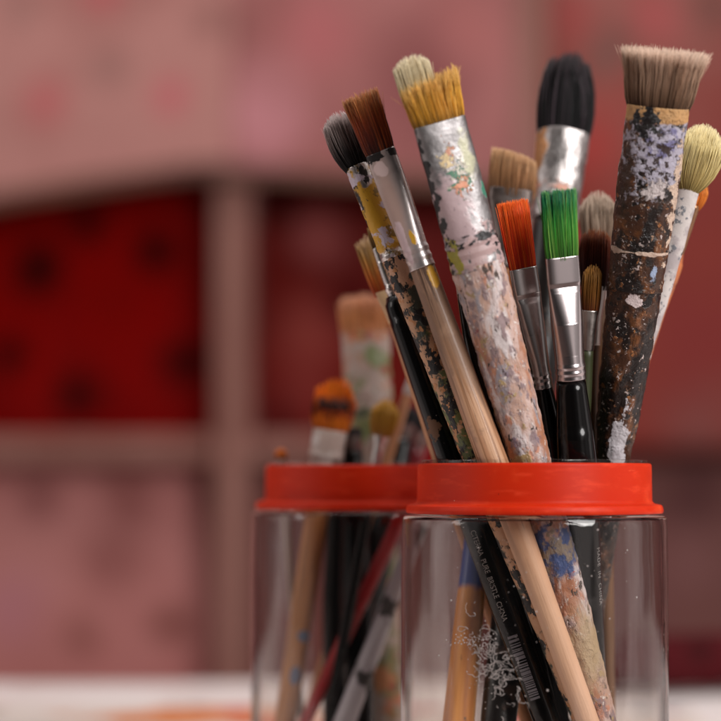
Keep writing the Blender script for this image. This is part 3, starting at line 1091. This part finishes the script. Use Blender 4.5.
# ---------------------------------------------------------------- slim ferrule, black lacquered handle with white print
B = Brush('slim', 'paintbrush', 'thin ferruled paintbrush whose glossy black handle is printed with white capitals and a barcode', IN_FRONT)
z = B.z
m = Mat('black_lacquer', C(9, 8, 8), 0.14)
m.paint(C(150, 140, 135), 600, 0.72, 0.02, 0.6)
m.paint(C(104, 72, 50), 170, 0.66, 0.02, 0.6, spot=((-B.w(8, 430), 0, z(430)), (B.w(10, 430), None, B.w(40, 430))), amp=3.4)
hm = m.done(0.1, 400, coat=0, spec=.35)
hr = [(296, 9), (301, 12), (320, 13.4), (400, 15), (464, 16), (600, 16), (721, 14), (820, 11), ('end', 6)]
hd = B.part('handle', hr, hm, seg=48, rings=90)
rf = rad_fn(B.secs(hr))
ink = Mat('white_ink', C(150, 145, 142), 0.5).done(0.1)
th = -0.60
B.lettering('CITERNA  PURE  BRISTLE  CHINA', 529, th, 0.0027, ink, rf, parent=hd, spacing=1.0, xs=.80)
# barcode: a pale printed band with dark bars, wrapped round the handle
V, F = [], []
zz, zend = z(634), z(698)
rng = random.Random(5)
i = 0
while zz > zend:
    hgt = rng.choice([.0003, .0005, .0008, .0011])
    n0 = len(V)
    for q in range(7):
        a_ = -0.72 + q * 0.12
        for zq in (zz, zz - hgt):
            r_ = rf(zq)
            V.append((r_ * math.sin(a_), -r_ * math.cos(a_), zq))
    for q in range(6):
        F.append((n0 + 2 * q, n0 + 2 * q + 1, n0 + 2 * q + 3, n0 + 2 * q + 2))
    zz -= hgt + rng.choice([.00025, .0004, .0006])
mesh_obj('barcode', V, F, Mat('worn_grey_ink', C(104, 100, 106), .5).done(.1), hd)
fm = metal('slim_ferrule_metal', 0.2).done(0.15)
B.part('ferrule', [(248, 5, 4), (262, 5.6, 5), (285, 6.2), (289, 7), (292, 6.2), (298, 6.6)], fm, seg=32, rings=50, smooth_it=1)
B.bristles(250, 226, (4.4, 3.4), (4.8, 3.6), (3, 2.4), bristle_mat('dark_ochre_hair', [(0, (50, 36, 20)), (1, (150, 110, 50))], .3), 160, 0.00014, ragged=0.1)

# ---------------------------------------------------------------- black handle behind the two foremost brushes
B = Brush('dark', 'paintbrush', 'plain black handled paintbrush squeezed between the tan wooden handle and the pink crusted one', IN_FRONT)
B.part('handle', [(292, 10), (330, 13), (464, 14), (600, 13), (721, 12), (825, 9), ('end', 6)], lacquer('worn_black_lacquer'), seg=36)
B.part('ferrule', [(205, 7, 5, 2.6), (240, 8, 7), (270, 9), (276, 10), (280, 9), (296, 10)], metal('dull_ferrule_metal', .4).done(), seg=32, rings=50)
B.bristles(206, 172, (6.5, 4.5), (7.5, 5), (6, 4), bmx, 160, 0.00016)

# ---------------------------------------------------------------- orange red and green twins
LQ = lacquer('clean_black_lacquer', False)
B = Brush('red', 'flat_paintbrush', 'flat paintbrush with bright orange red bristles, bright ferrule and black handle', IN_FRONT, roll=14)
B.part('handle', [(383, 10.4), (392, 11), (430, 15), (464, 16), (600, 12), (820, 8), ('end', 5)], LQ, seg=40)
fm = Mat('bright_ferrule_metal', C(190, 184, 182), 0.25, 1.0).done(0.05, 200)
FERR = lambda p0, p1, p2, w0, w1: [(p0, w0, 4.6, 3.4), (p1, w0, 5, 3.4), (p1 + 4, w0 - .5, 4.2, 3), (p1 + 9, w0 - .8, 5.6, 2.7), (p1 + 40, (w0 + w1) / 2, w1 * .8, 2.3), (p2 - 24, w1, w1 * .95, 2), (p2 - 16, w1), (p2 - 13, w1 + .9), (p2 - 10, w1), (p2 - 7, w1 + .9), (p2 - 4, w1), (p2, w1 + .5)]
B.part('ferrule', FERR(268, 294, 388, 14.6, 11), fm, seg=56, rings=130, smooth_it=1)
bmx = bristle_mat('orange_red_hair', [(0, (170, 26, 4)), (.4, (222, 52, 8)), (.8, (240, 84, 14)), (1, (240, 110, 34))], 0.35, alt=(250, 120, 40))
B.bristles(270, 199, (13.8, 4), (15.5, 4.6), (17, 5.4), bmx, 1500, 0.00010, ragged=0.03, clumps=30, pull=.25, stray=.03)
B = Brush('green', 'flat_paintbrush', 'flat paintbrush with green bristles, bright ferrule and black handle', IN_FRONT, roll=15)
gh = [(374, 14), (382, 14.6), (430, 18.5), (464, 20), (520, 18.5), (600, 16), (820, 9), ('end', 6)]
hd = B.part('handle', gh, LQ, seg=48)
fm = Mat('pinkish_ferrule_metal', C(192, 182, 182), 0.25, 1.0).done(0.05, 200)
B.part('ferrule', FERR(257, 283, 379, 17.6, 15), fm, seg=56, rings=130, smooth_it=1)
bmx = bristle_mat('green_hair', [(0, (40, 84, 18)), (.3, (58, 128, 36)), (.6, (48, 136, 50)), (.8, (16, 116, 62)), (1, (14, 112, 80))], 0.6, alt=(140, 186, 90))
B.bristles(258, 188, (17, 4.6), (19, 5.4), (20.5, 6.4), bmx, 1500, 0.00010, ragged=0.03, clumps=26, pull=.45, stray=.04)
B.lettering('MADE  IN  CHINA', 546, 0.50, 0.0024, Mat('grey_ink', C(150, 146, 144), 0.5).done(0.1), rad_fn(B.secs(gh)), parent=hd, spacing=1.1, xs=.95)

# ---------------------------------------------------------------- thick brown crusted brush
B = Brush('brown', 'stencil_paintbrush', 'thickest paintbrush, with blunt beige bristles and a dark brown handle crusted with lavender paint', IN_FRONT)
z = B.z


def brown(name, metal_=0):
    m = Mat(name, C(66, 38, 22), 0.38)
    m.paint(C(118, 70, 34), 110, 0.57, 0.08, 0.4)
    m.paint(C(24, 15, 12), 120, 0.50, 0.06, 0.35, h=-.2, stretch=(1, 1, .6))
    m.paint(C(22, 16, 14), 240, 0.60, 0.03, 0.35, h=-.3)
    m.paint(C(150, 96, 52), 300, 0.66, 0.02, 0.4)
    m.paint(C(196, 178, 172), 520, 0.64, 0.02, 0.5, h=.5)
    m.paint(C(150, 116, 92), 420, 0.65, 0.02, 0.5, h=.4)
    m.paint(C(206, 186, 178), 210, 0.71, 0.015, 0.5, h=.6)
    return m


m = brown('brown_varnish_wood')
m.paint(C(196, 190, 194), 150, 0.55, 0.03, 0.5, h=.5, spot=((B.w(2, 440), 0, z(440)), (B.w(15, 440), None, B.w(55, 440))), amp=2.6, stretch=(1, 1, .7))
m.paint(C(208, 190, 188), 260, 0.55, 0.03, 0.5, h=.5, spot=((-B.w(2, 340), 0, z(297)), (B.w(17, 340), None, B.w(9, 340))), amp=3.0)
hm = m.done(0.9, 1300, 0.0006, coat=.1)
B.part('handle', [(285, 27, 22), (330, 25.6, 21), (380, 23.6, 20), (420, 20.5, 18), (464, 17, 16), (600, 11.5), (721, 9), (825, 8), ('end', 6)], hm, seg=72, rings=220, lump=0.00055, lump_scale=280)
m = brown('brown_crusted_ferrule')
m.paint(C(176, 170, 184), 330, 0.36, 0.10, 0.45, h=.5, spot=((B.w(6, 150), 0, z(148)), (B.w(44, 150), None, B.w(52, 150))), amp=3.4)
m.paint(C(122, 118, 156), 260, 0.72, 0.10, 0.45, h=.2, spot=((B.w(8, 150), 0, z(146)), (B.w(30, 150), None, B.w(38, 150))), amp=3.2)
m.paint(C(60, 46, 44), 520, 0.86, 0.06, 0.45, h=-.3, spot=((B.w(4, 150), 0, z(150)), (B.w(40, 150), None, B.w(50, 150))), amp=3.6)
m.paint(C(200, 188, 186), 260, 0.50, 0.05, 0.5, h=.7, spot=((B.w(2, 190), 0, z(188)), (B.w(20, 190), None, B.w(15, 190))), amp=3.4, detail=7, dist=.4)
m.paint(C(196, 150, 98), 120, 0.34, 0.04, 0.5, h=.2, spot=((0, 0, z(110)), (None, None, B.w(16, 110))), amp=1.0)
m.paint(C(18, 15, 16), 330, 0.42, 0.03, 0.4, h=.3, spot=((-B.w(13, 120), 0, z(122)), (B.w(16, 120), None, B.w(22, 120))), amp=2.6)
m.paint(C(206, 180, 160), 260, 0.50, 0.03, 0.5, h=.6, spot=((B.w(26, 200), 0, z(190)), (B.w(9, 200), None, B.w(95, 200))), amp=3.2)
m.paint(C(204, 178, 160), 75, 0.78, 0.03, 0.5, h=.8, spot=((0, 0, z(250)), (None, None, B.w(6, 200))), amp=3.0)
m.paint(C(150, 164, 190), 200, 0.35, 0.05, 0.3, h=.5, spot=((B.w(14, 200), 0, z(270)), (B.w(6, 200), None, B.w(12, 200))), amp=2.0)
fm = m.done(0.9, 1300, 0.0006, coat=.1)
B.part('ferrule', [(106, 31, 22, 2.2), (180, 31, 23), (230, 29.6, 23), (276, 27.6, 22.6), (280, 28.6, 23.2), (284, 27.6, 22.6), (289, 28, 23)], fm, seg=64, rings=200, smooth_it=1, lump=0.0004, lump_scale=240)
bmx = bristle_mat('beige_hair', [(0, (70, 50, 38)), (.25, (134, 104, 82)), (.7, (190, 156, 132)), (1, (212, 184, 164))], 0.35)
B.bristles(109, 46, (30, 20), (37, 24), (46, 30), bmx, 3800, 0.00010, ragged=0.05, clumps=90, pull=.25, stray=.03, dome=.03, core=.55)

# ---------------------------------------------------------------- cream fan, white spattered ferrule
B = Brush('cream', 'mop_paintbrush', 'cream yellow mop paintbrush with a slender white spattered ferrule at the right edge', IN_FRONT)
z = B.z
m = Mat('white_spattered_paint', C(206, 198, 194), 0.45)
m.paint(C(176, 166, 166), 120, 0.53, 0.05)
m.paint(C(60, 62, 66), 150, 0.64, 0.02, stretch=(1, 1, .6))
m.paint(C(118, 120, 126), 330, 0.62, 0.03)
m.paint(C(40, 42, 46), 300, 0.66, 0.02, stretch=(1, 1, .5))
fm = m.done(0.5, 900)
B.part('ferrule', [(186, 10.6, 8), (240, 11, 9), (300, 10, 9), (350, 7.4), (356, 8), (360, 7), (370, 6.6)], fm, seg=40, rings=110, lump=.00012, lump_scale=300)
m = Mat('greyish_wood', C(150, 130, 106), 0.5)
m.paint(C(196, 188, 180), 160, 0.55, 0.04)
m.paint(C(80, 66, 52), 200, 0.6, 0.04, stretch=(1, 1, .2))
B.part('handle', [(368, 6.4), (390, 6.6), (464, 5.4), (700, 5), ('end', 4)], m.done(), seg=28)
bmx = bristle_mat('cream_yellow_hair', [(0, (130, 112, 62)), (.2, (200, 178, 116)), (.6, (232, 214, 156)), (1, (240, 226, 180))], 0.2)
B.bristles(190, 121, (9.5, 7), (25, 15), (24, 15), bmx, 1900, 0.00011, ragged=0.02, dome=0.3, core=.75)

B = Brush('orange', 'paintbrush', 'paintbrush with orange bristles peeping out behind the slender white spattered ferrule', IN_FRONT)
B.bristles(207, 178, (7, 5), (11, 7), (10, 6), bristle_mat('orange_hair', [(0, (150, 70, 20)), (.5, (214, 120, 40)), (1, (220, 140, 60))], .2), 300, 0.0002, dome=.3)
B.part('ferrule', [(205, 7), (255, 6)], metal('brass_ferrule_metal', .35, (170, 130, 100)).done(), seg=28, rings=20)
B.part('handle', [(253, 6), (262, 9), (282, 8), (310, 6), (464, 5.5), ('end', 4)], Mat('orange_lacquer', C(190, 112, 66), .35).paint(C(150, 80, 50), 150, .55, .06).done(), seg=28)

# ---------------------------------------------------------------- brushes in the second rank
B = Brush('black', 'round_paintbrush', 'broad round paintbrush with black bristles and a shiny dented ferrule behind the green one', IN_FRONT)
z = B.z
m = metal('dented_ferrule_metal', 0.36, (176, 170, 168))
m.paint(C(176, 120, 70), 120, 0.40, 0.05, 0.5, 0.0, .4, spot=((-B.w(25, 160), 0, z(165)), (B.w(10, 160), None, B.w(60, 160))), amp=2.2)
m.paint(C(206, 150, 130), 120, 0.40, 0.05, 0.5, 0.0, .4, spot=((B.w(2, 160), 0, z(196)), (B.w(24, 160), None, B.w(14, 160))), amp=2.2)
fm = m.done(0.8, 330, .0012)
B.part('ferrule', [(135, 26.6, 20), (160, 26, 21), (190, 23.5, 21), (200, 23), (205, 24.4), (210, 23), (216, 24.4), (222, 22.4)], fm, seg=48, rings=110, smooth_it=1, lump=.0006, lump_scale=130)
m = Mat('scuffed_black_paint', C(26, 22, 21), 0.35)
m.paint(C(70, 50, 40), 120, 0.58, 0.05)
B.part('handle', [(220, 21), (300, 20), (464, 20), (721, 18), (825, 13), ('end', 9)], m.done(.4), seg=36)
bmx = bristle_mat('black_hair', [(0, (4, 4, 5)), (.5, (9, 8, 10)), (.8, (24, 19, 22)), (1, (50, 40, 44))], .6, .7, alt=(64, 52, 58))
B.bristles(138, 51, (26, 19), (31, 21), (23, 14), bmx, 1000, 0.0002, ragged=.05, dome=.16, clumps=9, pull=.55)

B = Brush('tan', 'flat_paintbrush', 'short tan bristled paintbrush left of the black bristles, its orange wooden handle banded in blue', IN_FRONT)
z = B.z
B.bristles(196, 150, (22, 9), (24, 10), (22, 10), bristle_mat('tan_hair', [(0, (120, 80, 48)), (.5, (184, 134, 90)), (1, (206, 164, 122))], .2), 600, .0002, ragged=.02, shear=-.22, dome=.06)
B.part('ferrule', [(190, 22, 9, 3), (200, 22, 9, 3), (235, 14, 12), (262, 12), (266, 13), (270, 12)], metal('dark_ferrule_metal', .4, (110, 100, 96)).done(), seg=36, rings=50)
m = Mat('orange_wood', C(204, 130, 56), 0.4)
m.paint(C(176, 104, 40), 90, .52, .08, stretch=(1.5, 1.5, .1))
m.paint(C(226, 160, 88), 60, .6, .1, stretch=(1.5, 1.5, .1))
m.paint(C(110, 70, 36), 300, .70, .03)
m.paint(C(38, 58, 130), 60, 0.45, 0.03, .45, spot=((0, 0, z(540)), (None, None, B.w(86, 560))), amp=.25)
B.part('handle', [(268, 12), (464, 12), (560, 12.6), (600, 14), (721, 16), (800, 15), (828, 11), ('end', 7)], m.done(.3, coat=.2), seg=40, rings=90)

WOODY = Mat('brown_wood', C(120, 84, 56), .5).paint(C(80, 54, 36), 150, .55, .06, stretch=(1.5, 1.5, .1)).done()
DULL = metal('pale_ferrule_metal', .35, (190, 180, 174)).done()
B = Brush('beige', 'paintbrush', 'rounded pale beige bristled paintbrush highest of the three tips between green and thick brown brush', IN_FRONT)
B.bristles(242, 187, (15, 9), (19, 11), (15, 9), bristle_mat('pale_beige_hair', [(0, (150, 120, 100)), (.5, (186, 164, 144)), (1, (204, 184, 166))], .15), 450, .0002, dome=.3, ragged=.02)
B.part('ferrule', [(240, 15, 9), (275, 10), (300, 9)], DULL, seg=28, rings=30)
B.part('handle', [(298, 8.5), (464, 8), ('end', 5)], WOODY, seg=28)
B = Brush('russet', 'paintbrush', 'dark russet bristled paintbrush, middle of the three tips between green and thick brown brush', IN_FRONT)
B.bristles(288, 226, (13, 8), (16.5, 9), (14, 8), bristle_mat('russet_hair', [(0, (24, 8, 6)), (.45, (70, 20, 10)), (.85, (120, 52, 20)), (1, (160, 92, 44))], .3), 450, .0002, dome=.12, ragged=.05)
B.part('ferrule', [(286, 13, 8), (320, 9), (345, 8)], DULL, seg=28, rings=30)
B.part('handle', [(343, 7.6), (464, 8), ('end', 5)], WOODY, seg=28)
B = Brush('small', 'paintbrush', 'small ochre brown bristled paintbrush, lowest of the three tips between green and thick brown brush', IN_FRONT)
B.bristles(312, 262, (8, 5), (10, 6), (8.6, 5), bristle_mat('brown_ochre_hair', [(0, (96, 36, 14)), (.4, (130, 82, 28)), (1, (160, 112, 48))], .3), 350, .00018, dome=.15, ragged=.04)
B.part('ferrule', [(310, 8.4, 6), (335, 7), (350, 6.4)], metal('worn_ferrule_metal', .3, (180, 172, 166)).done(), seg=28, rings=30)
B.part('handle', [(348, 6), (400, 7.4), (464, 6.6), ('end', 5)], Mat('olive_lacquer', C(60, 64, 40), .4).done(), seg=28)

B = Brush('peach', 'flat_paintbrush', 'paintbrush with faded orange bristles and tan handle leaning left behind the black printed handle', IN_FRONT)
B.bristles(292, 233, (12.5, 5), (15, 6), (16, 7), bristle_mat('faded_orange_hair', [(0, (160, 44, 16)), (.3, (196, 104, 34)), (.65, (190, 140, 70)), (1, (180, 150, 116))], .25), 500, .0002, ragged=.06, dome=.1)
B.part('ferrule', [(290, 12, 5.4, 3), (310, 9, 7.4), (322, 8)], Mat('cream_paint', C(196, 160, 120), .5).done(), seg=32, rings=30)
B.part('handle', [(320, 8), (464, 9), ('end', 6)], Mat('tan_wood', C(190, 136, 96), .5).paint(C(150, 100, 66), 150, .55, .06, stretch=(1.5, 1.5, .1)).done(), seg=28)

# ---------------------------------------------------------------- the jar behind
B = Brush('crust', 'flat_paintbrush', 'broad upright paintbrush with peach crusted bristles and a white and green blotched handle', IN_BACK)
z = B.z
B.bristles(338, 292, (23, 9), (25, 11), (22, 10), bristle_mat('peach_hair', [(0, (214, 150, 110)), (.5, (206, 134, 80)), (.8, (214, 150, 112)), (1, (196, 140, 110))], .3), 420, .0003, ragged=.06, dome=.1)
m = Mat('white_green_paint', C(176, 156, 146), .5)
m.paint(C(120, 128, 84), 60, .53, .04)
m.paint(C(196, 130, 84), 60, .60, .04)
m.paint(C(70, 84, 60), 90, .63, .04)
m.paint(C(190, 116, 80), 70, .56, .05)
m.paint(C(150, 60, 50), 90, .62, .03)
mm = m.done(.5)
B.part('ferrule', [(333, 24, 12, 2.6), (400, 24, 18)], mm, seg=40, rings=60, lump=.0005)
B.part('handle', [(399, 23.4, 17.6), (464, 22, 18), (721, 18), ('end', 13)], mm, seg=40, rings=90, lump=.0005)
B = Brush('fan', 'mop_paintbrush', 'splayed bright orange mop paintbrush with a dark hollow and pale ferrule', IN_BACK)
z = B.z
m_or = bristle_mat('bright_orange_hair', [(0, (190, 100, 30)), (.28, (226, 122, 20)), (.42, (150, 50, 14)), (.52, (60, 18, 8)), (.66, (200, 84, 14)), (.78, (236, 112, 16)), (1, (236, 120, 20))], .25)
# the splayed outer ring of hair, open in the middle, and the dark coloured hair inside it
rng = random.Random(8)
V, F, A = [], [], []
for i in range(900):
    a_ = rng.uniform(0, 2 * math.pi)
    q = rng.uniform(.8, 1.0)
    back = 0.5 + 0.5 * math.sin(a_)                 # 1 at the far side
    L = (z(386) - z(436)) * (0.47 + 0.53 * back ** 2) * (1 + rng.gauss(0, .09))
    o = len(V)
    for k in range(7):
        t = k / 6
        r_ = (0.62 + 0.48 * t ** .8 - .1 * t ** 4) * q
        for c_ in range(3):
            ph = 2 * math.pi * c_ / 3
            V.append((r_ * B.w(22, 410) * math.cos(a_) + .0003 * math.cos(ph), r_ * B.w(19, 410) * math.sin(a_) + .0003 * math.sin(ph), z(436) + L * t))
            A.append(t * L / (z(386) - z(436)))
    for k in range(6):
        for c_ in range(3):
            c2 = (c_ + 1) % 3
            F.append((o + k * 3 + c_, o + k * 3 + c2, o + k * 3 + 3 + c2, o + k * 3 + 3 + c_))
mesh_obj('bristles', V, F, m_or, B.root, attr=A)
B.bristles(436, 397, (13, 12), (18, 14), (21, 14), bristle_mat('dark_brown_hair', [(0, (60, 18, 8)), (.8, (36, 10, 6)), (1, (90, 34, 14))], .4), 300, .0003, name='inner_bristles', ragged=.16)
m = Mat('pale_smeared_metal', C(190, 170, 160), .4).paint(C(90, 60, 50), 90, .6, .04).paint(C(214, 206, 200), 120, .58, .05)
B.part('ferrule', [(430, 17), (452, 17), (456, 18), (460, 16), (480, 13)], m.done(), seg=36, rings=40)
m = Mat('amber_wood', C(190, 128, 70), .45).paint(C(150, 96, 50), 100, .55, .06, stretch=(1.5, 1.5, .1))
m.paint(C(110, 124, 150), 150, .35, .04, .5, spot=((B.w(5, 640), 0, z(634)), (B.w(9, 640), None, B.w(9, 640))), amp=.8)
m.paint(C(100, 112, 144), 150, .35, .04, .5, spot=((B.w(3, 640), 0, z(674)), (B.w(9, 640), None, B.w(16, 640))), amp=.8)
B.part('handle', [(478, 12), (560, 11.5), (721, 11), ('end', 8)], m.done(.3), seg=32, rings=60)
B = Brush('yellow', 'mop_paintbrush', 'small mustard yellow mop paintbrush on a thin pale ferrule', IN_BACK)
B.bristles(434, 396, (9, 7), (14, 10), (11, 8), bristle_mat('mustard_hair', [(0, (150, 100, 30)), (1, (190, 142, 50))], .15), 320, .0003, dome=.3)
B.part('ferrule', [(432, 9.4, 7), (445, 6), (475, 5)], metal('bright_thin_metal', .3).done(), seg=28, rings=30)
B.part('handle', [(473, 5), (600, 6), ('end', 4)], lacquer('thin_black_lacquer', False), seg=24)
B = Brush('stick', 'mixing_stick', 'thin pale tan wooden stick slanting out beside the mustard yellow mop', None, cat='stick')
B.part('shaft', [(380, 4.6), (464, 5), ('end', 5)], Mat('pale_tan_wood', C(196, 140, 100), .5).done(), seg=24)
B.part('tip', [(374, 2.5), (376, 4.6), (392, 5.4), (394, 5)], Mat('white_paint_dip', C(206, 196, 190), .5).done(.6), seg=24, rings=20)


GRIMY = metal('grimy_ferrule_metal', .5, (84, 70, 66)).paint(C(110, 40, 40), 160, .56, .06, .6, 0.0).done(.4)


def plain(key, label, mat, rows, top=None):
    b = Brush(key, 'paintbrush', label, IN_BACK)
    b.part('handle', rows, mat, seg=32, rings=50)
    r0 = rows[0]
    b.part('ferrule', [(r0[0] - 16, r0[1] * .95, r0[1] * .5, 2.6), (r0[0] - 5, r0[1] * .95), (r0[0] + 1, r0[1])], GRIMY, seg=28, rings=16)
    b.bristles(r0[0] - 15, r0[0] - (top or 34), (r0[1] * .85, r0[1] * .4), (r0[1], r0[1] * .5), (r0[1] * .8, r0[1] * .4), bmx, 160, .0003)
    return b


plain('crimson', 'crimson red handled paintbrush crossing steeply down to the left in the back jar',
      Mat('crimson_lacquer', C(160, 18, 26), .3).done(.1), [(440, 6), (464, 7), (600, 7), (721, 6), ('end', 4)], 26)
b = Brush('tiny', 'paintbrush', 'tiny orange tipped paintbrush barely rising above the left side of the red rim', IN_BACK)
b.bristles(457, 446, (4, 4), (6, 5), (5, 4), bristle_mat('small_orange_hair', [(0, (190, 100, 30)), (1, (230, 124, 30))], .2), 120, .0003, dome=.3)
b.part('ferrule', [(455, 4), (480, 3.6)], DULL, seg=20, rings=10)
b.part('handle', [(479, 3.6), (560, 4.4), ('end', 3)], Mat('clear_grey_plastic', C(170, 150, 140), .3).done(), seg=20)
JET = lacquer('back_black_lacquer')
plain('jet', 'black handled paintbrush leaning left at the right side of the back jar', JET, [(440, 9), (464, 11), (600, 17), ('end', 11)])
plain('ebony', 'upright black handled paintbrush in the middle of the back jar', JET, [(452, 10), (464, 10), (600, 17), ('end', 11)], 26)
plain('grey', 'pale grey handled paintbrush slanting down to the left in the back jar',
      Mat('pale_grey_lacquer', C(186, 180, 186), .35).paint(C(60, 56, 56), 70, .6, .04).done(.2), [(462, 8), (560, 8), (721, 11), ('end', 8)], 24)
plain('maroon', 'dark maroon handled paintbrush standing furthest right at the rim of the back jar',
      Mat('maroon_lacquer', C(96, 16, 24), .3).paint(C(180, 150, 140), 60, .62, .04).done(.2), [(446, 9), (464, 10), ('end', 7)])
plain('wood', 'thick black handled paintbrush hidden just right of the amber handle in the back jar', JET, [(462, 11), (600, 15), ('end', 10)], 22)
